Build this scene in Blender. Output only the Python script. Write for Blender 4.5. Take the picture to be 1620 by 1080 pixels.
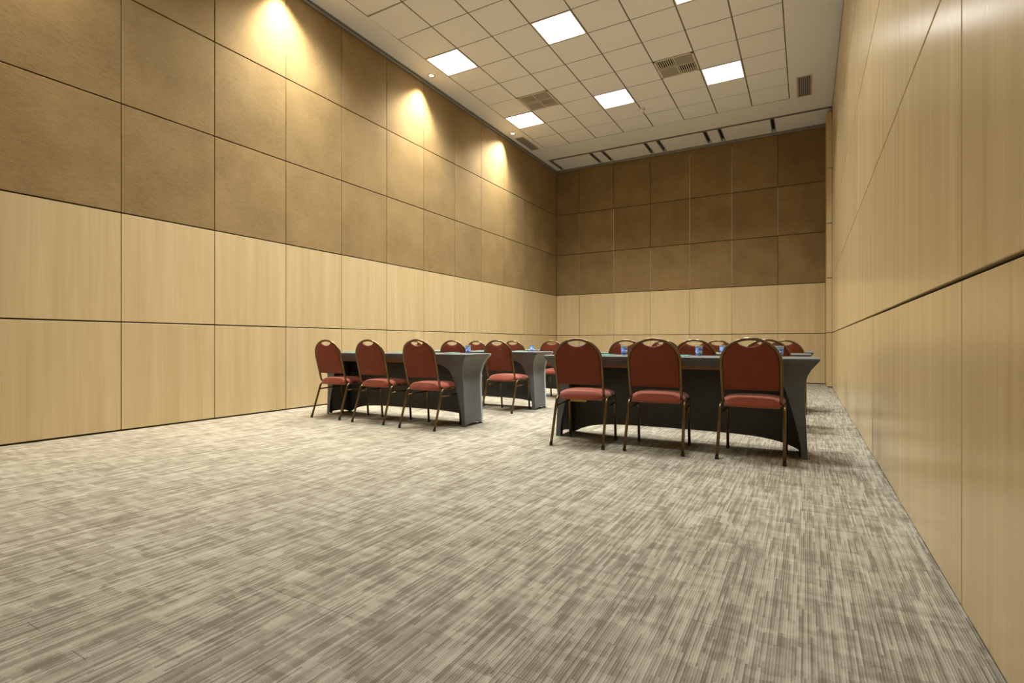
import bpy, bmesh, math, random
from mathutils import Vector, Matrix
random.seed(7)
for o in list(bpy.data.objects): bpy.data.objects.remove(o)
S = bpy.context.scene
COL = S.collection

# ------------------------------------------------------------------ camera
CAM_H = 0.8408
cam_d = bpy.data.cameras.new('camera'); cam = bpy.data.objects.new('camera', cam_d); COL.objects.link(cam)
cam.location = (0, 0, CAM_H); cam.rotation_euler = (math.radians(90), 0, math.radians(29.4744))
cam_d.sensor_width = 36; cam_d.sensor_fit = 'HORIZONTAL'; cam_d.lens = 823.86 / 1620 * 36
cam_d.shift_y = 2.82 / 1620; cam_d.clip_start = 0.02
S.camera = cam
# ------------------------------------------------------------------ world / exposure
w = bpy.data.worlds.new('world'); S.world = w; w.use_nodes = True
w.node_tree.nodes['Background'].inputs[0].default_value = (0.5, 0.45, 0.38, 1)
w.node_tree.nodes['Background'].inputs[1].default_value = 0.0
vs = S.view_settings
vs.view_transform = 'Standard'; vs.look = 'None'; vs.gamma = 1; vs.use_curve_mapping = False
vs.exposure = 0.04
TROFFER_W = 58.0        # power of one square ceiling light
TROFFER_SPREAD = 120    # louvre cut-off, degrees
TROFFER_COL = (0.96, 1.0, 0.98)
FILL_SHARE = 0.30              # power share of the unseen row added to brighten the near end
DOWN_W = 520.0           # warm wall washer downlights
DOWN_COL = (1.0, 0.86, 0.64)

# ------------------------------------------------------------------ room measures (metres)
XL, XR, YB, YN = -5.704, 0.426, 12.47, -3.0
ZC = 5.348
PZ = 1.0442                       # panel row height
PW, PY0 = 0.9049, 2.4969          # left wall column width and one seam
TX0, TYF, TX, TY = -5.2716, 10.864, 0.625, 0.6214   # ceiling tile grid

# ------------------------------------------------------------------ node helpers
def newmat(name):
    m = bpy.data.materials.new(name); m.use_nodes = True
    nt = m.node_tree; b = nt.nodes['Principled BSDF']
    return m, nt, b
def N(nt, t, **kw):
    n = nt.nodes.new(t)
    for k, v in kw.items(): setattr(n, k, v)
    return n
def L(nt, a, b): nt.links.new(a, b)
def val(nt, op, a, b=None, c=None, clamp=False):
    n = N(nt, 'ShaderNodeMath', operation=op); n.use_clamp = clamp
    for i, x in enumerate((a, b, c)):
        if x is None: continue
        if isinstance(x, (int, float)): n.inputs[i].default_value = x
        else: L(nt, x, n.inputs[i])
    return n.outputs[0]
def ramp(nt, fac, stops):
    r = N(nt, 'ShaderNodeValToRGB'); e = r.color_ramp.elements
    while len(e) < len(stops): e.new(0.5)
    for i, (p, c) in enumerate(stops):
        e[i].position = p; e[i].color = (*c, 1)
    L(nt, fac, r.inputs[0]); return r.outputs[0]
def mixc(nt, f, a, b, mode='MIX'):
    n = N(nt, 'ShaderNodeMix', data_type='RGBA', blend_type=mode)
    for s, x in ((n.inputs[0], f), (n.inputs[6], a), (n.inputs[7], b)):
        if isinstance(x, (int, float)): s.default_value = x
        elif isinstance(x, tuple): s.default_value = (*x, 1)
        else: L(nt, x, s)
    return n.outputs[2]
def coords(nt, scale=(1, 1, 1), rnd=True):
    tc = N(nt, 'ShaderNodeTexCoord'); mp = N(nt, 'ShaderNodeMapping')
    mp.inputs['Scale'].default_value = scale
    L(nt, tc.outputs['Object'], mp.inputs[0])
    if not rnd: return mp.outputs[0], None
    oi = N(nt, 'ShaderNodeObjectInfo')
    r = val(nt, 'MULTIPLY', oi.outputs['Random'], 57.0)
    va = N(nt, 'ShaderNodeVectorMath', operation='ADD')
    L(nt, mp.outputs[0], va.inputs[0]); L(nt, r, va.inputs[1])
    return va.outputs[0], oi.outputs['Random']
def noise(nt, vec, scale, detail=3, rough=.55):
    n = N(nt, 'ShaderNodeTexNoise'); n.inputs['Scale'].default_value = scale
    n.inputs['Detail'].default_value = detail; n.inputs['Roughness'].default_value = rough
    L(nt, vec, n.inputs['Vector']); return n.outputs[0]
def bump(nt, b, h, strength, dist):
    n = N(nt, 'ShaderNodeBump'); n.inputs['Strength'].default_value = strength
    n.inputs['Distance'].default_value = dist
    L(nt, h, n.inputs['Height']); L(nt, n.outputs[0], b.inputs['Normal'])

def mat_plain(name, col, rough=.5, metal=0.0, var=0.06, scale=30, bmp=0.0, spec=.5):
    m, nt, b = newmat(name)
    v, _ = coords(nt, rnd=False)
    f = noise(nt, v, scale, 3)
    lo = tuple(c * (1 - var) for c in col); hi = tuple(min(1, c * (1 + var)) for c in col)
    L(nt, ramp(nt, f, [(.3, lo), (.7, hi)]), b.inputs['Base Color'])
    b.inputs['Roughness'].default_value = rough; b.inputs['Metallic'].default_value = metal
    b.inputs['Specular IOR Level'].default_value = spec
    if bmp: bump(nt, b, f, bmp, .002)
    return m
def mat_wood(name, c1, c2, c3, rough, spec):
    m, nt, b = newmat(name)
    v, rnd = coords(nt, (9, 9, .35))
    a = noise(nt, v, 1.0, 3, .6)
    v2, _ = coords(nt, (70, 70, 1.2))
    f = noise(nt, v2, 1.0, 3, .7)
    base = ramp(nt, a, [(.28, c1), (.5, c2), (.72, c3)])
    g = ramp(nt, f, [(.3, (.90, .885, .86)), (.6, (1, 1, 1))])
    col = mixc(nt, .75, base, g, 'MULTIPLY')
    sh = val(nt, 'MULTIPLY_ADD', rnd, .10, .95)
    col = mixc(nt, 1.0, col, N_rgb(nt, sh), 'MULTIPLY')
    L(nt, col, b.inputs['Base Color'])
    L(nt, val(nt, 'MULTIPLY_ADD', f, .10, rough - .05), b.inputs['Roughness'])
    b.inputs['Specular IOR Level'].default_value = spec
    bump(nt, b, f, .04, .001)
    return m
def N_rgb(nt, v):
    c = N(nt, 'ShaderNodeCombineColor')
    for i in range(3): L(nt, v, c.inputs[i])
    return c.outputs[0]
def mat_felt(name, c1, c2):
    m, nt, b = newmat(name)
    v, rnd = coords(nt, (1, 1, 1))
    big = noise(nt, v, 2.2, 3)
    v2, _ = coords(nt, (22, 22, 60))
    f = noise(nt, v2, 1.0, 4, .65)
    mx = val(nt, 'ADD', val(nt, 'MULTIPLY', big, .55), val(nt, 'MULTIPLY', f, .45))
    col = ramp(nt, mx, [(.36, c1), (.64, c2)])
    sh = val(nt, 'MULTIPLY_ADD', rnd, .14, .93)
    L(nt, mixc(nt, 1.0, col, N_rgb(nt, sh), 'MULTIPLY'), b.inputs['Base Color'])
    b.inputs['Roughness'].default_value = .85; b.inputs['Specular IOR Level'].default_value = .25
    bump(nt, b, f, .35, .004)
    return m
def mat_emit(name, col, strength):
    m, nt, b = newmat(name)
    v, _ = coords(nt, rnd=False)
    f = noise(nt, v, 6, 1)
    L(nt, ramp(nt, f, [(.3, col), (.7, col)]), b.inputs['Emission Color'])
    b.inputs['Emission Strength'].default_value = strength
    b.inputs['Base Color'].default_value = (.9, .9, .9, 1)
    return m
def mat_fabric(name, c1, c2, rough=.8, sheen=.25, scale=260):
    m, nt, b = newmat(name)
    v, rnd = coords(nt)
    b.inputs['IOR'].default_value = 1.5
    f = noise(nt, v, scale, 2); g = noise(nt, v, 9, 3)
    mx = val(nt, 'ADD', val(nt, 'MULTIPLY', f, .55), val(nt, 'MULTIPLY', g, .45))
    L(nt, ramp(nt, mx, [(.36, c1), (.64, c2)]), b.inputs['Base Color'])
    b.inputs['Roughness'].default_value = rough; b.inputs['Specular IOR Level'].default_value = .25
    b.inputs['Sheen Weight'].default_value = sheen; b.inputs['Sheen Roughness'].default_value = .4
    bump(nt, b, f, .25, .001)
    return m
def mat_carpet():
    m, nt, b = newmat('carpet')
    tc = N(nt, 'ShaderNodeTexCoord'); sp = N(nt, 'ShaderNodeSeparateXYZ'); L(nt, tc.outputs['Object'], sp.inputs[0])
    x, y = sp.outputs[0], sp.outputs[1]
    def wn(a, bb=None):
        if bb is None:
            n = N(nt, 'ShaderNodeTexWhiteNoise', noise_dimensions='1D'); L(nt, a, n.inputs['W'])
        else:
            n = N(nt, 'ShaderNodeTexWhiteNoise', noise_dimensions='2D'); c = N(nt, 'ShaderNodeCombineXYZ')
            L(nt, a, c.inputs[0]); L(nt, bb, c.inputs[1]); L(nt, c.outputs[0], n.inputs['Vector'])
        return n.outputs['Value']
    # slight wobble so block edges are not ruler straight
    nv = noise(nt, tc.outputs['Object'], 30, 2)
    xw = val(nt, 'ADD', x, val(nt, 'MULTIPLY', nv, .012)); yw = val(nt, 'ADD', y, val(nt, 'MULTIPLY', nv, .03))
    def cells(wd, ln, seed, px=xw, py=yw):
        c = val(nt, 'FLOOR', val(nt, 'MULTIPLY_ADD', px, 1 / wd, seed))
        off = val(nt, 'MULTIPLY', wn(c), 13.7)
        s = val(nt, 'FLOOR', val(nt, 'ADD', val(nt, 'MULTIPLY', py, 1 / ln), off))
        return wn(c, s)
    blk = cells(.050, .075, 3.3)            # light and dark blocks
    crs = cells(.110, .030, 6.2)            # short cross bars
    bar = cells(.015, .16, 8.1)             # bars along the room
    lin = cells(.0075, .19, 1.7, x, yw)     # single rows of loops
    big = noise(nt, tc.outputs['Object'], 1.3, 2)
    mx = val(nt, 'ADD', val(nt, 'MULTIPLY', blk, .17), val(nt, 'MULTIPLY', bar, .16))
    mx = val(nt, 'ADD', mx, val(nt, 'MULTIPLY', crs, .20))
    mx = val(nt, 'ADD', mx, val(nt, 'MULTIPLY', lin, .42))
    mx = val(nt, 'ADD', mx, val(nt, 'MULTIPLY_ADD', big, .07, -.035))
    fz = noise(nt, tc.outputs['Object'], 300, 2)
    mx = val(nt, 'ADD', mx, val(nt, 'MULTIPLY_ADD', fz, .40, -.20))
    rib = val(nt, 'SINE', val(nt, 'MULTIPLY', x, 2 * math.pi / .0075))   # loop rows run along the room
    mx = val(nt, 'ADD', mx, val(nt, 'MULTIPLY', rib, .10))
    col = ramp(nt, mx, [(.16, (.175, .147, .108)), (.40, (.265, .232, .175)), (.60, (.360, .324, .252)), (.85, (.455, .418, .335))])
    # hairline seams of half-metre carpet tiles, showing in places
    def seam(c, o):
        fr = val(nt, 'FRACT', val(nt, 'MULTIPLY_ADD', c, 2.0, o))
        d = val(nt, 'ABSOLUTE', val(nt, 'SUBTRACT', fr, .5))
        return val(nt, 'LESS_THAN', d, .0028)
    sm = val(nt, 'MULTIPLY', seam(val(nt, 'ADD', y, val(nt, 'MULTIPLY', nv, .004)), .2), val(nt, 'GREATER_THAN', noise(nt, tc.outputs['Object'], 3.1, 1), .52))
    col = mixc(nt, val(nt, 'MULTIPLY', sm, .55), col, (.06, .045, .03))
    L(nt, col, b.inputs['Base Color'])
    b.inputs['Roughness'].default_value = .95; b.inputs['Specular IOR Level'].default_value = .1
    bump(nt, b, val(nt, 'ADD', val(nt, 'MULTIPLY', rib, .3), fz), .5, .003)
    return m

M = {}
M['wood'] = mat_wood('light_wood', (.525, .391, .200), (.575, .436, .234), (.62, .480, .270), .42, .4)
M['wood_right'] = mat_wood('light_wood_gloss', (.535, .390, .195), (.58, .432, .222), (.625, .474, .252), .24, .55)
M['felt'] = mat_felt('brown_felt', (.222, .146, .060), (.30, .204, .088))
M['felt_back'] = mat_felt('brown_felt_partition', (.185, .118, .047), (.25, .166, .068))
M['backing'] = mat_plain('joint_dark', (.045, .028, .012), .9)
M['ceil'] = mat_plain('ceiling_paint', (.74, .735, .73), .8, bmp=.05, var=.02)
M['tile'] = mat_plain('ceiling_tile', (.76, .755, .75), .85, var=.04, scale=180, bmp=.15)
M['tee'] = mat_plain('tee_grey', (.15, .13, .10), .6)
M['alu'] = mat_plain('aluminium', (.55, .53, .49), .4, .7)
M['alu_dull'] = mat_plain('dull_aluminium', (.30, .29, .27), .5, .3)
M['dark'] = mat_plain('dark_slot', (.02, .018, .015), .8)
M['cream'] = mat_plain('cream_metal', (.60, .54, .44), .5)
M['grey_metal'] = mat_plain('grille_grey', (.34, .31, .27), .5)
M['carpet'] = mat_carpet()
M['white'] = mat_plain('white_plastic', (.75, .68, .60), .45)
M['lamp'] = mat_emit('lamp_panel', (1.0, .97, .92), 7.5)
M['lamp_fill'] = mat_emit('lamp_panel_fill', (1.0, .97, .92), 7.5 * FILL_SHARE)  # weaker glow for the added out-of-view row
M['lamp_warm'] = mat_emit('lamp_warm', (1.0, .90, .68), 6.0)
M['mirror'] = mat_plain('louvre_mirror', (.75, .78, .8), .25, .9)
M['bronze'] = mat_plain('bronze_tube', (.155, .095, .045), .27, .75, var=.12, scale=14)
M['rubber'] = mat_plain('black_rubber', (.012, .012, .012), .6)
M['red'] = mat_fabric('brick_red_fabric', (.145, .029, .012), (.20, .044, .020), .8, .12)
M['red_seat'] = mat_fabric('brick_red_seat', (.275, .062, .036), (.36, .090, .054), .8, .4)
M['ply'] = mat_plain('plywood', (.20, .11, .045), .7, var=.15)
M['cloth'] = mat_fabric('grey_stretch', (.085, .092, .090), (.112, .120, .117), .48, .45, 420)
M['tabwood'] = mat_plain('table_wood', (.30, .17, .07), .6, var=.15, scale=12)
M['steel_dark'] = mat_plain('dark_steel', (.03, .03, .03), .4, .6)
M['paper'] = mat_plain('paper', (.80, .80, .78), .7, var=.02)
M['teal'] = mat_plain('teal_card', (.03, .40, .31), .5)
M['foil'] = mat_plain('foil_lid', (.72, .73, .76), .3, .5)
def mat_label():
    m, nt, b = newmat('blue_print')
    v, _ = coords(nt, rnd=False)
    n = noise(nt, v, 95, 3); tc = N(nt, 'ShaderNodeTexCoord'); sp = N(nt, 'ShaderNodeSeparateXYZ'); L(nt, tc.outputs['Object'], sp.inputs[0])
    z = sp.outputs[2]
    band = val(nt, 'LESS_THAN', val(nt, 'ABSOLUTE', val(nt, 'SUBTRACT', z, .033)), .010)
    wh = val(nt, 'MULTIPLY', band, val(nt, 'GREATER_THAN', n, .52))
    base = ramp(nt, noise(nt, v, 30, 2), [(.35, (.035, .13, .62)), (.65, (.11, .33, .85))])
    L(nt, mixc(nt, wh, base, (.85, .88, .92)), b.inputs['Base Color'])
    b.inputs['Roughness'].default_value = .35
    return m
M['label'] = mat_label()
def mat_clear():
    m, nt, b = newmat('clear_plastic')
    b.inputs['Base Color'].default_value = (.86, .90, .95, 1)
    v, _ = coords(nt, rnd=False)
    L(nt, val(nt, 'MULTIPLY_ADD', noise(nt, v, 40, 2), .1, .12), b.inputs['Roughness'])
    b.inputs['Transmission Weight'].default_value = .25; b.inputs['IOR'].default_value = 1.2
    return m
M['clear'] = mat_clear()

# ------------------------------------------------------------------ mesh helpers
def box(bm, x0, x1, y0, y1, z0, z1):
    v = [bm.verts.new((x, y, z)) for x in (x0, x1) for y in (y0, y1) for z in (z0, z1)]
    for f in ((0, 1, 3, 2), (4, 6, 7, 5), (0, 4, 5, 1), (2, 3, 7, 6), (0, 2, 6, 4), (1, 5, 7, 3)):
        bm.faces.new([v[i] for i in f])
def mesh(bm, name, mat, smooth=False):
    bmesh.ops.recalc_face_normals(bm, faces=bm.faces)
    me = bpy.data.meshes.new(name); bm.to_mesh(me); bm.free()
    me.materials.append(mat)
    if smooth:
        for p in me.polygons: p.use_smooth = True
    return me
def obj(name, me, parent=None, loc=(0, 0, 0), rot=(0, 0, 0)):
    o = bpy.data.objects.new(name, me); COL.objects.link(o)
    o.location = loc; o.rotation_euler = rot
    if parent: o.parent = parent
    return o
def boxes(name, mat, lst, parent=None, bev=0, loc=(0, 0, 0)):
    bm = bmesh.new()
    for b in lst: box(bm, *b)
    if bev: bmesh.ops.bevel(bm, geom=bm.edges[:], offset=bev, segments=1, affect='EDGES', profile=.5)
    return obj(name, mesh(bm, name, mat), parent, loc)
def boxmesh(name, mat, sx, sy, sz, bev=0):
    bm = bmesh.new(); box(bm, -sx / 2, sx / 2, -sy / 2, sy / 2, -sz / 2, sz / 2)
    if bev: bmesh.ops.bevel(bm, geom=bm.edges[:], offset=bev, segments=1, affect='EDGES', profile=.5)
    return mesh(bm, name, mat)
def tag(o, label=None, cat=None, group=None, kind=None):
    if label: o['label'] = label
    if cat: o['category'] = cat
    if group: o['group'] = group
    if kind: o['kind'] = kind
    return o
def empty(name, loc=(0, 0, 0), rz=0):
    o = bpy.data.objects.new(name, None); COL.objects.link(o); o.location = loc; o.rotation_euler = (0, 0, rz)
    o.empty_display_size = .1
    return o
def smooth_path(pts, rad, seg=5):
    P = [Vector(p) for p in pts]; out = [P[0]]
    for i in range(1, len(P) - 1):
        a, b, c = P[i - 1], P[i], P[i + 1]
        r = min(rad, (a - b).length * .48, (c - b).length * .48)
        s = b + (a - b).normalized() * r; e = b + (c - b).normalized() * r
        for k in range(seg + 1):
            t = k / seg; out.append((1 - t) ** 2 * s + 2 * t * (1 - t) * b + t * t * e)
    out.append(P[-1]); return out
def tube(bm, path, r, n=10, ry=None):
    P = [Vector(p) for p in path]; rings = []
    T0 = (P[1] - P[0]).normalized(); ref = Vector((1, 0, 0))
    if abs(T0.dot(ref)) > .9: ref = Vector((0, 1, 0))
    U = (ref - T0 * ref.dot(T0)).normalized()
    for i, p in enumerate(P):
        T = (P[min(i + 1, len(P) - 1)] - P[max(i - 1, 0)]).normalized()
        U = (U - T * U.dot(T)).normalized(); V = T.cross(U)
        rings.append([bm.verts.new(p + U * r * math.cos(2 * math.pi * k / n) + V * (ry or r) * math.sin(2 * math.pi * k / n)) for k in range(n)])
    for a, b in zip(rings, rings[1:]):
        for k in range(n): bm.faces.new((a[k], a[(k + 1) % n], b[(k + 1) % n], b[k]))
    bm.faces.new(rings[0][::-1]); bm.faces.new(rings[-1])
def lathe(bm, prof, n=20, cx=0, cy=0):
    rings = []
    for r, z in prof:
        rings.append([bm.verts.new((cx + r * math.cos(2 * math.pi * k / n), cy + r * math.sin(2 * math.pi * k / n), z)) for k in range(n)])
    for a, b in zip(rings, rings[1:]):
        for k in range(n): bm.faces.new((a[k], a[(k + 1) % n], b[(k + 1) % n], b[k]))
    return rings
def interp(tab, x):
    for (a, b), (c, d) in zip(tab, tab[1:]):
        if a <= x <= c: return b + (d - b) * (x - a) / (c - a)
    return tab[0][1] if x < tab[0][0] else tab[-1][1]

# ------------------------------------------------------------------ setting
def structure(o): o['kind'] = 'structure'; return o
floor = structure(boxes('floor', M['carpet'], [(XL - .06, XR + .06, YN - .1, YB + .06, -.08, 0)]))

GH, GV, TH = .013, .007, .022     # joints between wall panels and panel thickness
BASE = .016
PTOP = ZC - .062
def panel_wall(wall, axis, plane, sgn, seams, matfn, gv=GV, gh=GH, cache={}):
    """panels as children of a wall. axis 'y': wall in the YZ plane at x=plane, facing sgn."""
    for a, b in zip(seams, seams[1:]):
        for k in range(5):
            z0 = BASE if k == 0 else k * PZ + gh / 2
            z1 = (k + 1) * PZ - gh / 2 if k < 4 else PTOP
            m = matfn(k); wdt = b - a - gv
            key = (axis, round(wdt, 3), round(z1 - z0, 3), m.name)
            if key not in cache:
                s = (TH, wdt, z1 - z0) if axis == 'y' else (wdt, TH, z1 - z0)
                cache[key] = boxmesh('wall_panel', m, *s, bev=.0025)
            c = (a + b) / 2; jit = random.uniform(-.0012, .0012)
            p = (plane - sgn * TH / 2 + jit, c, (z0 + z1) / 2) if axis == 'y' else (c, plane - sgn * TH / 2 + jit, (z0 + z1) / 2)
            obj('wall_panel', cache[key], wall, p)
# left wall
wl = structure(boxes('wall_left', M['backing'], [(XL - .16, XL - TH, YN - .1, YB + .1, 0, ZC + .2)]))
seams = [PY0 + i * PW for i in range(-6, 11)] + [YB]
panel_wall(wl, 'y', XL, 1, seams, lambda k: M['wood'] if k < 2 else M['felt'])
# right wall
wr = structure(boxes('wall_right', M['backing'], [(XR + TH, XR + .16, YN - .1, YB + .1, 0, ZC + .2)]))
seams = [2.12 + 1.27 * i for i in range(-4, 8)] + [YB]
panel_wall(wr, 'y', XR, -1, seams, lambda k: M['wood_right'], gv=.007, gh=.014)
# back wall
wb = structure(boxes('wall_back', M['backing'], [(XL - .02, XR + .02, YB + TH, YB + .16, 0, ZC + .2)]))
bs = [XL, -5.07, -4.16, -3.25, -2.345, -1.44, -.53, .34]
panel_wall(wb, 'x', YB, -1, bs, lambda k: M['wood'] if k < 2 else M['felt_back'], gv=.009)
for i, rows in {1: (2, 3), 2: (0, 1, 2, 3), 3: (0, 1, 2), 4: (0, 1, 2, 3, 4), 5: (0, 1, 2, 3, 4), 6: (0, 1, 3)}.items():
    for k in rows:      # bright aluminium edge strips showing in the partition's joints
        me = bpy.data.meshes.get('edge_strip') or boxmesh('edge_strip', M['alu'], .006, .010, PZ - .02)
        obj('edge_strip', me, wb, (bs[i], YB + .008, (k + .5) * PZ))
# wall behind the camera
wn_ = structure(boxes('wall_near', M['wood'], [(XL - .02, XR + .02, YN - .15, YN, 0, ZC + .2)]))
# shallow pier in the far right corner
t1 = structure(boxes('trim_1', M['backing'], [(.345 + .012, XR, 11.64 + .012, YB, 0, PTOP - .01)]))
for k in range(5):
    z0 = BASE if k == 0 else k * PZ + .006
    boxes('wall_panel', M['wood'], [(.340, XR - .002, 11.62, YB - .001, z0, (k + 1) * PZ - .006 if k < 4 else PTOP - .03)], t1, .002)
boxes('bolt', M['steel_dark'], [(.392, .402, 11.612, 11.622, 4.72, 4.735)], t1)
# metal top tracks along the walls
structure(boxes('trim_2', M['alu_dull'], [(XL, XL + .035, YN, YB, PTOP + .003, PTOP + .020), (XL, XL + .012, YN, YB, PTOP + .020, ZC - .016), (XL, XL + .03, YN, YB, ZC - .016, ZC)]))
structure(boxes('trim_3', M['alu_dull'], [(XL + .036, XR - .002, YB - .032, YB, PTOP + .003, PTOP + .025), (XL + .036, XR - .002, YB - .012, YB, PTOP + .025, ZC - .016), (XL + .036, XR - .002, YB - .028, YB, ZC - .016, ZC)]))

# ceiling: roof slab, plain border with slots for the partition tracks
TX1 = TX0 + 8 * TX
NT = 22
TYN = TYF - NT * TY
TR0, TR1, BR1 = 11.60, 11.68, 12.42
brs = [-5.50, -4.46, -4.17, -3.17, -2.88, -1.89, -1.60, -.60]
BW = .085
lst = [(XL, TX0 - .006, YN, TR0, ZC, ZC + .1), (TX1 + .006, XR, YN, TR0, ZC, ZC + .1), (TX0 - .006, TX1 + .006, TYF + .013, TR0, ZC, ZC + .1),
       (XL, XR, BR1, YB, ZC, ZC + .1), (TX0, TX1, YN, TYN, ZC, ZC + .1)]
edges = [XL]
for b in brs: edges += [b - BW / 2, b + BW / 2]
edges.append(XR)
for a, b in zip(edges[::2], edges[1::2]): lst.append((a, b, TR1, BR1, ZC, ZC + .1))
lst.append((XL, XL + .16, TR0, TR1, ZC, ZC + .1))
lst.append((XL - .1, XR + .1, YN - .1, YB + .1, ZC + .1, ZC + .2))
ceil = structure(boxes('ceiling', M['ceil'], lst))
# tiles, keyed by (column from the left, row from the far end)
lights = {(c, r) for c in (0, 3, 6) for r in (2, 6, 10, 14)}
diffs = {(1, 3), (5, 3)}
tm = boxmesh('ceiling_tile', M['tile'], TX - .019, TY - .015, .03, .003)
for c in range(8):
    for r in range(NT):
        if (c, r) in lights or (c, r) in diffs: continue
        o = obj('ceiling_tile', tm, ceil, (TX0 + (c + .5) * TX, TYF - (r + .5) * TY, ZC + .015 - .002 + random.uniform(-.001, .001)),
                (random.uniform(-.002, .002), random.uniform(-.002, .002), random.uniform(-.002, .002)))
        if (c, r) == (0, 8): o.location.z -= .006; o.rotation_euler = (.012, -.014, 0)
        if (c, r) == (4, 0): o.location.x += .006; o.location.z -= .004
tb = boxmesh('tee_bar', M['tee'], .024, NT * TY, .03)
for c in range(9): obj('tee_bar', tb, ceil, (TX0 + c * TX, (TYF + TYN) / 2, ZC + .0165))
tb2 = boxmesh('tee_bar', M['tee'], 8 * TX, .024, .028)
for r in range(NT + 1): obj('tee_bar', tb2, ceil, ((TX0 + TX1) / 2, TYF - r * TY, ZC + .016))
# partition tracks in the ceiling
def track(x0, x1, y0, y1, along):
    t = .016
    slot = boxes('partition_track', M['dark'], [(x0, x1, y0, y1, ZC + .06, ZC + .1)], ceil)
    if along == 'y':
        rails = [(x0, x0 + t, y0, y1), (x1 - t, x1, y0, y1)]
    else:
        rails = [(x0, x1, y0, y0 + t), (x0, x1, y1 - t, y1)]
    for r in rails: boxes('track_rail', M['alu_dull'], [(*r, ZC - .006, ZC + .06)], slot)
track(XL + .16, XR, TR0, TR1, 'x')
for b in brs: track(b - BW / 2, b + BW / 2, TR1 + .001, BR1, 'y')

# ------------------------------------------------------------------ lights
def troffer(c, r, label, group, share=1):
    x, y = TX0 + (c + .5) * TX, TYF - (r + .5) * TY
    t = empty('ceiling_light', (x, y, ZC)); tag(t, label, 'ceiling light', group)
    h, hy = TX / 2 - .008, TY / 2 - .008
    boxes('frame', M['cream'], [(-h, -h + .016, -hy, hy, -.004, .05), (h - .016, h, -hy, hy, -.004, .05), (-h + .016, h - .016, -hy, -hy + .016, -.004, .05), (-h + .016, h - .016, hy - .016, hy, -.004, .05)], t)
    boxes('lamp_panel', M['lamp' if share == 1 else 'lamp_fill'], [(-h + .017, h - .017, -hy + .017, hy - .017, .022, .05)], t)
    for k in range(3):
        for s in (-1, 1):   # short mirror louvre ends at the two sides
            yy = -hy + .145 * (k + 1)
            boxes('louvre_blade', M['mirror'], [(s * (h - .05) - .03, s * (h - .05) + .03, yy - .004, yy + .004, .001, .021)], t)
    ld = bpy.data.lights.new('ceiling_light', 'AREA'); ld.shape = 'SQUARE'; ld.size = .56
    ld.energy = TROFFER_W * share; ld.color = TROFFER_COL; ld.spread = math.radians(TROFFER_SPREAD)
    lo = bpy.data.objects.new('light_source', ld); COL.objects.link(lo); lo.parent = t; lo.location = (0, 0, -.006)
    return t
where = {0: 'beside the left border', 3: 'in the middle of the tile grid', 6: 'on the right side of the grid'}
for r, row in ((2, 'far row'), (6, 'near row')):
    for c in (0, 3, 6):
        troffer(c, r, 'glowing square ceiling light of the %s, %s' % (row, where[c]), 'square ceiling lights')
for r, row in ((10, 'row above near tables'), (14, 'added fill row above floor')):
    for c in (0, 3, 6): troffer(c, r, 'square ceiling light, %s, %s' % (row, where[c]), 'square ceiling lights overhead', FILL_SHARE if r == 14 else 1)  # nearest row is unseen, added to lift the near walls and floor

def downlight(x, y, label, group, aim):
    t = empty('downlight', (x, y, ZC)); tag(t, label, 'downlight', group)
    bm = bmesh.new(); lathe(bm, [(.048, -.001), (.050, -.005), (.062, -.005), (.066, -.001), (.066, 0)], 24)
    obj('trim_ring', mesh(bm, 'trim_ring', M['cream'], True), t)
    bm = bmesh.new(); lathe(bm, [(.048, -.002), (.036, .0), (.036, -.0005)], 24)
    obj('reflector', mesh(bm, 'reflector', M['cream'], True), t)
    bm = bmesh.new(); rg = lathe(bm, [(.036, -.0015), (.020, -.004)], 20); bm.faces.new(rg[-1])
    obj('lamp', mesh(bm, 'lamp', M['lamp_warm']), t)
    ld = bpy.data.lights.new('downlight', 'SPOT'); ld.energy = DOWN_W; ld.color = DOWN_COL
    ld.spot_size = math.radians(92); ld.spot_blend = 1.0; ld.shadow_soft_size = .045
    lo = bpy.data.objects.new('light_source', ld); COL.objects.link(lo); lo.parent = t; lo.location = (0, 0, -.04); lo.rotation_euler = (math.radians(aim), 0, 0)
downlight(-5.50, 9.76, 'small round downlight by the left wall, beside the narrow grille', 'downlights along the left wall', -24)
downlight(-5.50, 6.97, 'small round downlight by the left wall, beside the near square light', 'downlights along the left wall', -9)
downlight(-5.50, 4.18, 'small round downlight by the left wall, above the leftmost lit patch', 'downlights overhead', 6)
downlight(-5.50, 1.39, 'small round downlight by the left wall, nearest the camera', 'downlights overhead', 0)

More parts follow.
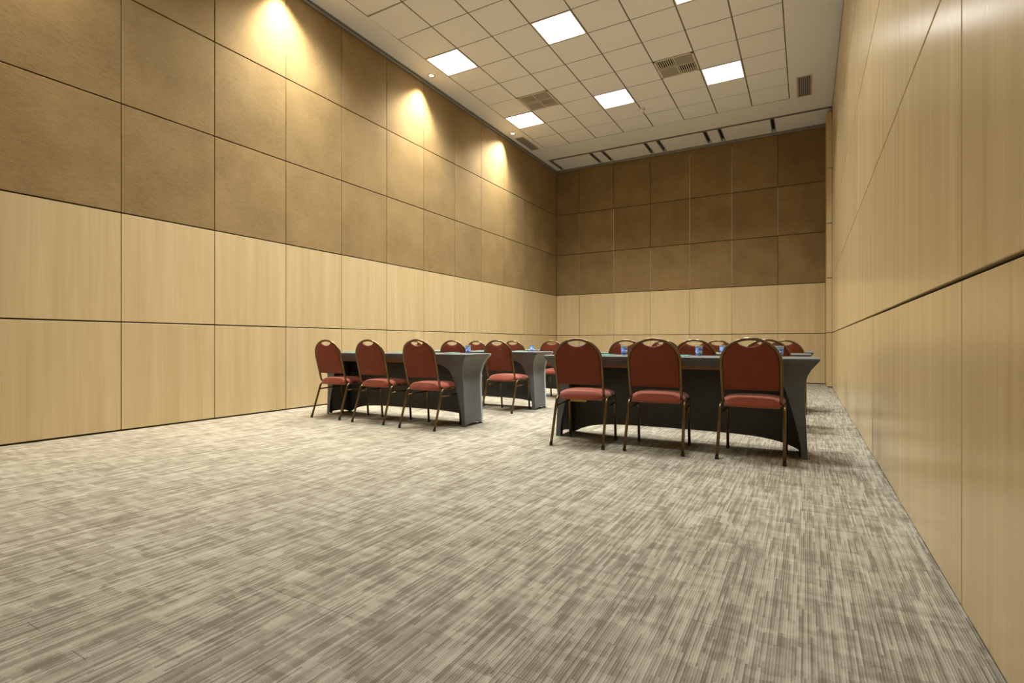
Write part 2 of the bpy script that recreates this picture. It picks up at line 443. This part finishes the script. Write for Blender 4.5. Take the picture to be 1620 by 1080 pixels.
def diffuser(c, r, label):
    x, y = TX0 + (c + .5) * TX, TYF - (r + .5) * TY
    t = empty('air_diffuser', (x, y, ZC)); tag(t, label, 'air vent', 'air diffusers in the ceiling')
    h, hy = TX / 2 - .006, TY / 2 - .006
    boxes('frame', M['cream'], [(-h, -h + .03, -hy, hy, -.006, .05), (h - .03, h, -hy, hy, -.006, .05), (-h, h, -hy, -hy + .03, -.006, .05), (-h, h, hy - .03, hy, -.006, .05)], t)
    boxes('cross_bar', M['cream'], [(-.008, .008, -hy + .03, hy - .03, -.004, .03), (-h + .03, h - .03, -.008, .008, -.004, .03)], t)
    boxes('duct_back', M['dark'], [(-h + .03, h - .03, -hy + .03, hy - .03, .05, .055)], t)
    q = h - .03
    for (sx, sy, d) in ((-1, -1, 'y'), (1, -1, 'x'), (-1, 1, 'x'), (1, 1, 'y')):
        bm = bmesh.new(); n = 8
        for k in range(n):
            u = .012 + (q - .016) * (k + .5) / n
            hb = .0060 if d == 'y' else .0135
            x0, x1, y0, y1 = (u - hb, u + hb, .01, q - .002) if d == 'y' else (.01, q - .002, u - hb, u + hb)
            tilt = 0
            vs_ = []
            for (px, py, pz, ex) in ((0, 0, -.003, 0), (1, 0, -.003, 0), (1, 1, -.003, 0), (0, 1, -.003, 0), (0, 0, .008, 1), (1, 0, .008, 1), (1, 1, .008, 1), (0, 1, .008, 1)):
                X = (x0, x1)[px]; Y = (y0, y1)[py]
                if d == 'y': X += tilt * ex
                else: Y += tilt * ex
                vs_.append(bm.verts.new((sx * X, sy * Y, pz)))
            for f in ((0, 1, 2, 3), (4, 7, 6, 5), (0, 4, 5, 1), (1, 5, 6, 2), (2, 6, 7, 3), (3, 7, 4, 0)): bm.faces.new([vs_[i] for i in f])
        tag(obj('louvre_blades', mesh(bm, 'louvre_blades', M['cream' if d == 'y' else 'grey_metal']), t), kind='stuff')
diffuser(1, 3, 'square four-quarter air diffuser beside the left far square light')
diffuser(5, 3, 'square four-quarter air diffuser beside the right far square light')
def grille(x0, x1, y0, y1, label, n, frame):
    t = empty('return_grille', ((x0 + x1) / 2, (y0 + y1) / 2, ZC)); tag(t, label, 'air vent')
    hx, hy = (x1 - x0) / 2, (y1 - y0) / 2
    f = .024
    boxes('frame', M[frame], [(-hx - f, -hx, -hy - f, hy + f, -.008, 0), (hx, hx + f, -hy - f, hy + f, -.008, 0), (-hx, hx, -hy - f, -hy, -.008, 0), (-hx, hx, hy, hy + f, -.008, 0)], t)
    boxes('duct_back', M['dark'], [(-hx, hx, -hy, hy, -.0015, -.0005)], t)
    bm = bmesh.new()
    for k in range(n):
        u = -hx + 2 * hx * (k + .5) / n
        box(bm, u - hx / n * .55, u + hx / n * .55, -hy, hy, -.007, -.002)
    tag(obj('louvre_blades', mesh(bm, 'louvre_blades', M['grey_metal']), t), kind='stuff')
grille(-5.565, -5.41, 10.04, 10.80, 'narrow flat air grille in the left ceiling border', 10, 'grey_metal')
grille(-.13, .07, 10.08, 10.87, 'framed slatted air grille in the right ceiling border', 7, 'cream')
t = empty('smoke_detector', (-2.755, 9.96, ZC)); tag(t, 'small white smoke detector on the ceiling grid', 'smoke detector')
bm = bmesh.new(); rg = lathe(bm, [(.0, -.012), (.055, -.012), (.066, -.020), (.070, -.008), (.070, -.003)], 24); obj('base', mesh(bm, 'base', M['white'], True), t)
bm = bmesh.new(); rg = lathe(bm, [(.046, -.018), (.044, -.048), (.036, -.060), (.020, -.064), (.001, -.064)], 24); obj('sensor_cap', mesh(bm, 'sensor_cap', M['white'], True), t)

# ------------------------------------------------------------------ tables with stretch covers
TL, TD, TZ = 2.14, .48, .736
END_IN = [(0, .075), (.17, .083), (.37, .092), (.525, .094), (.60, .080), (.665, .047), (.70, .014), (.715, .003), (.728, 0)]
NEAR_IN = [(0, .10), (.30, .10), (.45, .092), (.55, .075), (.62, .050), (.67, .025), (.705, .006), (.728, 0)]
FAR_IN = [(0, .045), (.40, .045), (.55, .036), (.66, .014), (.705, .003), (.728, 0)]
CC = [(.120, 0), (.124, .11), (.152, .25), (.198, .427), (.240, .545), (.29, .597), (.40, .635), (.62, .655), (TL / 2, .666)]
OO = [(.075, 0), (.080, .11), (.087, .25), (.094, .427), (.094, .53), (.0, .728), (.20, .728), (.55, .728), (TL / 2, .728)]
def catmull(P, n):
    out = []; P = [Vector((*p, 0)) for p in P]
    for i in range(len(P) - 1):
        p0 = P[max(i - 1, 0)]; p1 = P[i]; p2 = P[i + 1]; p3 = P[min(i + 2, len(P) - 1)]
        for k in range(n):
            t = k / n
            out.append(.5 * ((2 * p1) + (p2 - p0) * t + (2 * p0 - 5 * p1 + 4 * p2 - p3) * t * t + (3 * p1 - p0 - 3 * p2 + p3) * t ** 3))
    out.append(P[-1]); return [(p.x, p.y) for p in out]
def lin(P, n):
    out = []
    for (a, b), (c, d) in zip(P, P[1:]):
        for k in range(n): out.append((a + (c - a) * k / n, b + (d - b) * k / n))
    out.append(P[-1]); return out
def grid(bm, rows):
    V = [[bm.verts.new(p) for p in r] for r in rows]
    for a, b in zip(V, V[1:]):
        for i in range(len(a) - 1): bm.faces.new((a[i], a[i + 1], b[i + 1], b[i]))
def cover_mesh():
    bm = bmesh.new(); hl, hd = TL / 2, TD / 2
    # top with softly rounded rim
    xs = [-hl, -hl + .003, -hl + .010] + [-hl + .01 + (TL - .02) * k / 16 for k in range(1, 16)] + [hl - .010, hl - .003, hl]
    ys = [-hd, -hd + .003, -hd + .010, -.1, 0, .1, hd - .010, hd - .003, hd]
    def tz(x, y):
        e = min(hl - abs(x), hd - abs(y)); return .728 + (TZ - .728) * min(1, (max(e, 0) / .010) ** .5)
    grid(bm, [[(x, y, tz(x, y)) for x in xs] for y in ys])
    # near side with the big arch, both halves
    C = catmull(CC, 5); O = lin(OO[:5], 5)[:-1] + [(interp(END_IN, z), z) for z in [.53 + (.728 - .53) * k / 5 for k in range(5)]] + lin(OO[5:], 5)
    O = [(interp(END_IN, z), z) if i < 25 else (s, z) for i, (s, z) in enumerate(O)]
    m = 7
    for sg in (-1, 1):
        rows = []
        for (cs, cz), (os_, oz) in zip(C, O):
            row = []
            for k in range(m + 1):
                t = k / m; s = os_ + (cs - os_) * t; z = oz + (cz - oz) * t
                row.append((sg * (hl - s), -hd + interp(NEAR_IN, z), z))
            rows.append(row)
        grid(bm, rows)
    # closed ends
    zs = [.728, .715, .70, .685, .665, .64, .60, .56, .525, .45, .37, .27, .17, .08, 0]
    for sg in (-1, 1):
        rows = []
        for z in zs:
            row = []
            for k in range(9):
                u = k / 8; zz = z
                arch = .028 * math.sin(math.pi * u) ** .6
                if z < .17: zz = arch + (.17 - arch) * z / .17
                y0 = -hd + interp(NEAR_IN, z); y1 = hd - interp(FAR_IN, z)
                pull = .012 * math.sin(math.pi * u) * (1 - abs(z - .45) / .45 if z < .728 else 0)
                row.append((sg * (hl - interp(END_IN, z) - max(0, pull)), y0 + (y1 - y0) * u, zz))
            rows.append(row)
        grid(bm, rows)
    # far side, hem arched up between the feet
    def hem(s): return .100 * (1 - math.exp(-max(0, s - .05) / .16))
    rows = []
    for z in zs:
        row = []
        for k in range(41):
            u = k / 40; u = .5 - .5 * math.cos(math.pi * u)
            inn = interp(END_IN, z); x = -(hl - inn) + 2 * (hl - inn) * u
            s = min(u, 1 - u) * 2 * (hl - .075); hz = hem(s)
            zz = z if z > .30 else hz + (.30 - hz) * z / .30
            row.append((x, hd - interp(FAR_IN, z), zz))
        rows.append(row)
    grid(bm, rows)
    bmesh.ops.remove_doubles(bm, verts=bm.verts, dist=.0008)
    bmesh.ops.recalc_face_normals(bm, faces=bm.faces)
    return mesh(bm, 'table_cover', M['cloth'], True)
COVER = cover_mesh()
def leg_mesh():
    bm = bmesh.new(); tube(bm, [(0, 0, 0), (0, 0, .685)], .014, 8); return mesh(bm, 'leg', M['steel_dark'], True)
LEGM = leg_mesh()
TOPM = None
def make_table(cx, y0, which, zoff=0):
    global TOPM
    cy = y0 + TD / 2
    t = empty('folding_table', (cx, cy, 0)); tag(t, 'wooden folding table hidden under the grey cover, ' + which, 'table', 'folding tables under covers')
    if TOPM is None:
        TOPM = (boxmesh('tabletop', M['tabwood'], TL - .03, TD - .03, .026, .003), boxmesh('apron', M['tabwood'], TL - .30, .018, .062))
    obj('tabletop', TOPM[0], t, (0, 0, .712))
    obj('apron', TOPM[1], t, (0, -TD / 2 + .085, .665)); obj('apron', TOPM[1], t, (0, TD / 2 - .085, .665))
    for sx in (-1, 1):
        for sy, ins in ((-1, .125), (1, .072)):
            obj('leg', LEGM, t, (sx * (TL / 2 - .118), sy * (TD / 2 - ins), .012))
    c = obj('table_cover', COVER, None, (cx, cy, 0)); tag(c, 'grey stretch fabric cover on the ' + which, 'table cover', 'grey stretch table covers')
    return cy
tables = [(-3.975, 4.215, 'left table of the near row'), (-.985, 4.215, 'right table of the near row'),
          (-3.965, 5.745, 'left table of the middle row'), (-1.03, 5.745, 'right table of the middle row'),
          (-3.94, 7.31, 'left table of the far row'), (-.99, 7.31, 'right table of the far row')]
for tb_ in tables: make_table(*tb_)

# ------------------------------------------------------------------ chairs
def chair_meshes():
    D = {}
    # seat: puffy rounded cushion
    bm = bmesh.new(); n = 36; rings = []
    def se(t, a, b, e):
        c, s = math.cos(t), math.sin(t)
        return a * math.copysign(abs(c) ** (2 / e), c), b * math.copysign(abs(s) ** (2 / e), s)
    prof = [(.86, .388), (.95, .390), (.99, .397), (1.0, .407), (.985, .420), (.94, .433), (.84, .445), (.62, .454), (.3, .458)]
    for f, z in prof:
        r = []
        for k in range(n):
            x, y = se(2 * math.pi * k / n, .212 * f, .205 * f, 4.2)
            x *= 1 + .10 * y / .2 * .5
            r.append(bm.verts.new((x, .275 + y, z - .012 * (1 if y < 0 else .3) * (abs(y) / .2) ** 3 * (f > .7))))
        rings.append(r)
    for a, b in zip(rings, rings[1:]):
        for k in range(n): bm.faces.new((a[k], a[(k + 1) % n], b[(k + 1) % n], b[k]))
    bm.faces.new(rings[0][::-1])
    c = bm.verts.new((0, .275, .459))
    for k in range(n): bm.faces.new((rings[-1][k], rings[-1][(k + 1) % n], c))
    D['seat'] = mesh(bm, 'seat', M['red_seat'], True)
    # back plane: y as function of z
    def by(z): return .118 - (z - .42) * .27 + .10 * max(0, z - .42) ** 2 * .3
    HW, ZT, ZS, R = .197, .872, .690, .0115
    # back frame
    pts = [(-.185, .27, .392), (-.190, .16, .396), (-.193, .115, .425)]
    side = [(-HW + .003 * (1 - (z - .44) / .25), by(z), z) for z in (.46, .52, .58, .64)]
    arch = []
    for k in range(0, 25):
        a = math.pi - math.pi * k / 24
        z = ZS + (ZT - ZS) * math.sin(a) ** .92; arch.append((HW * math.cos(a), by(z), z))
    left = smooth_path(pts + [side[0]], .04, 4)[:-1] + side
    path = [tuple(p) for p in left] + arch + [(-p[0], p[1], p[2]) for p in reversed([tuple(q) for q in left])]
    bm = bmesh.new(); tube(bm, path, R, 10); D['back_frame'] = mesh(bm, 'back_frame', M['bronze'], True)
    # back pad outline
    out = []
    hw = HW - .010
    zb = .502
    out += [(-hw + .003, zb + .006), (-hw + .010, zb)] + [(x, zb) for x in (-.12, -.06, 0, .06, .12)] + [(hw - .010, zb), (hw - .003, zb + .006)]
    out += [(hw, z) for z in (.56, .62, .67)]
    ac = math.acos(.085 / hw)
    for k in range(0, 11):
        a = ac * k / 10
        out.append((hw * math.cos(a), ZS + (ZT - ZS - .006) * math.sin(a) ** .92))
    zc = out[-1][1]
    for x in (.068, .05, .025, 0, -.025, -.05, -.068): out.append((x, zc - .030 * (1 - (abs(x) / .088) ** 2) - .004))
    for k in range(10, -1, -1):
        a = ac * k / 10
        out.append((-hw * math.cos(a), ZS + (ZT - ZS - .006) * math.sin(a) ** .92))
    out += [(-hw, z) for z in (.67, .62, .56)]
    bm = bmesh.new(); rings = []
    cx, cz = 0, .68
    for f, dy in ((.88, -.013), (.955, -.011), (1.0, -.003), (1.0, .008), (.97, .020), (.90, .028), (.7, .034)):
        rings.append([bm.verts.new((cx + (x - cx) * f, by(z) + dy, cz + (z - cz) * (f if f > .9 else f + .02 * 0))) for x, z in out])
    n = len(out)
    for a, b in zip(rings, rings[1:]):
        for k in range(n): bm.faces.new((a[k], a[(k + 1) % n], b[(k + 1) % n], b[k]))
    bm.faces.new(rings[0][::-1]); bm.faces.new(rings[-1])
    bmesh.ops.triangulate(bm, faces=[f for f in bm.faces if len(f.verts) > 4])
    D['backrest'] = mesh(bm, 'backrest', M['red'], True)
    # legs
    for sg, nm in ((-1, 'L'), (1, 'R')):
        p = smooth_path([(sg * .218, .004, .012), (sg * .213, .128, .378), (sg * .213, .175, .394), (sg * .210, .27, .397)], .05, 5)
        bm = bmesh.new(); tube(bm, p, .0115, 10); D['rear' + nm] = mesh(bm, 'leg', M['bronze'], True)
        p = smooth_path([(sg * .210, .27, .397), (sg * .206, .425, .392), (sg * .206, .452, .012)], .05, 6)
        bm = bmesh.new(); tube(bm, p, .0115, 10); D['front' + nm] = mesh(bm, 'leg', M['bronze'], True)
        bm = bmesh.new(); tube(bm, [(sg * .214, .108, .318), (sg * .206, .436, .332)], .0085, 8); D['str' + nm] = mesh(bm, 'stretcher', M['bronze'], True)
        for k, (yy) in (('rear', .003), ('front', .4525)):
            bm = bmesh.new(); x = sg * (.2185 if k == 'rear' else .206)
            rg = lathe(bm, [(.0125, 0), (.014, .004), (.0135, .024), (.0118, .026)], 10, x, yy); bm.faces.new(rg[0][::-1])
            D[k + 'cap' + nm] = mesh(bm, 'foot_cap', M['rubber'], True)
    bm = bmesh.new(); box(bm, -.185, .185, .10, .45, .376, .390)
    bmesh.ops.bevel(bm, geom=bm.edges[:], offset=.004, segments=1, affect='EDGES'); D['board'] = mesh(bm, 'seat_board', M['ply'])
    bm = bmesh.new()
    tube(bm, [(-.206, .20, .388), (.206, .20, .388)], .008, 8); D['bar'] = mesh(bm, 'cross_bar', M['bronze'], True)
    bm = bmesh.new(); tube(bm, [(-.206, .40, .385), (.206, .40, .385)], .008, 8); D['bar2'] = mesh(bm, 'cross_bar', M['bronze'], True)
    return D
CM = chair_meshes()
def chair(x, y, th, label, group):
    t = empty('banquet_chair', (x, y, 0), math.radians(th)); tag(t, label, 'chair', group)
    obj('seat', CM['seat'], t); obj('backrest', CM['backrest'], t); obj('back_frame', CM['back_frame'], t); obj('seat_board', CM['board'], t)
    obj('cross_bar', CM['bar'], t); obj('cross_bar', CM['bar2'], t)
    for nm in 'LR':
        for k in ('rear', 'front'):
            lg = obj('leg', CM[k + nm], t); obj('foot_cap', CM[k + 'cap' + nm], lg)
        obj('stretcher', CM['str' + nm], t)
    return t
pos = ['leftmost chair', 'middle chair', 'rightmost chair']
C = {
 ('left', 'near'): [(-4.67, 4.03, 1), (-4.00, 4.00, 1), (-3.305, 3.955, 0)],
 ('right', 'near'): [(-1.615, 3.91, 4), (-1.02, 3.985, 3), (-.348, 4.02, -1)],
 ('left', 'middle'): [(-4.60, 5.43, 0), (-3.95, 5.42, 1), (-3.28, 5.415, -2)],
 ('right', 'middle'): [(-1.68, 5.44, 1), (-.975, 5.42, -1), (-.325, 5.43, 2)],
 ('left', 'far'): [(-4.65, 7.04, 0), (-3.97, 7.04, 0), (-3.31, 7.05, 1)],
 ('right', 'far'): [(-1.655, 7.05, 0), (-.985, 7.04, 1), (-.225, 7.05, -1)],
}
seats = []
for (side, row), lst in C.items():
    for i, (x, y, th) in enumerate(lst):
        ch = chair(x, y, th, 'brick red banquet chair, %s at the %s table of the %s row' % (pos[i], side, row), 'chairs at the %s table of the %s row' % (side, row))
        seats.append((side, row, i, x))
        if (side, row, i) == ('right', 'near', 0):
            bm = bmesh.new(); box(bm, -.09, .05, .115, .12, .358, .378); obj('paper_tag', mesh(bm, 'paper_tag', mat_plain('yellow_tag', (.45, .27, .06), .7)), ch)

# ------------------------------------------------------------------ cups and note cards on the tables
bm = bmesh.new(); rg = lathe(bm, [(.0225, .0), (.0235, .004), (.0300, .080), (.0325, .081), (.0325, .083), (.0290, .082), (.0222, .004)], 24); bm.faces.new(rg[0][::-1]); bm.faces.new(rg[-1])
CUP = mesh(bm, 'cup_body', M['clear'], True)
bm = bmesh.new(); lathe(bm, [(.02395, .008), (.02875, .063), (.02885, .063), (.02405, .008)], 24); LAB = mesh(bm, 'label_sleeve', M['label'], True)
bm = bmesh.new(); rg = lathe(bm, [(.0330, .0815), (.0330, .0845), (.0300, .0845), (.028, .0835)], 24); bm.faces.new(rg[-1]); LID = mesh(bm, 'foil_lid', M['foil'])
PAD = boxmesh('paper_sheets', M['paper'], .10, .16, .006); CARD = boxmesh('teal_cover', M['teal'], .10, .15, .0035)
ty = {r: {'near': 4.215, 'middle': 5.745, 'far': 7.31}[r] for r in ('near', 'middle', 'far')}
cup_x = {('left', 'near', 2): -3.07, ('right', 'near', 0): -1.40, ('right', 'near', 1): -.77, ('right', 'near', 2): -.18,
         ('left', 'middle', 2): -3.11, ('right', 'middle', 1): -.79, ('right', 'middle', 2): -.235, ('right', 'far', 2): -.30, ('left', 'far', 1): -3.69, ('left', 'far', 2): -3.05}
card_x = {('left', 'near', 1): -3.83, ('left', 'near', 2): -3.15, ('left', 'middle', 0): -4.48, ('left', 'middle', 1): -3.78,
          ('left', 'middle', 2): -3.19, ('right', 'near', 0): -1.50, ('right', 'near', 1): -.86}
for side, row, i, x in seats:
    ctr = {'left': -3.98, 'right': -.98}[side]
    w3 = {0: 'left seat', 1: 'middle seat', 2: 'right seat'}[i]
    cx = cup_x.get((side, row, i), x + .22)
    t = empty('water_cup', (cx, ty[row] + .285 + random.uniform(-.01, .01), TZ), random.uniform(0, 6))
    tag(t, 'blue printed plastic water cup at the %s of the %s table, %s row' % (w3, side, row), 'cup', 'water cups on the tables')
    b = obj('cup_body', CUP, t); obj('label_sleeve', LAB, t); obj('foil_lid', LID, t)
    kx = card_x.get((side, row, i), x + .12)
    t = empty('notepad', (kx, ty[row] + .12, TZ), random.uniform(-.1, .1))
    tag(t, 'small teal-covered notepad at the %s of the %s table, %s row' % (w3, side, row), 'notepad', 'notepads on the tables')
    obj('paper_sheets', PAD, t, (0, 0, .003)); obj('teal_cover', CARD, t, (0, .004, .0078))
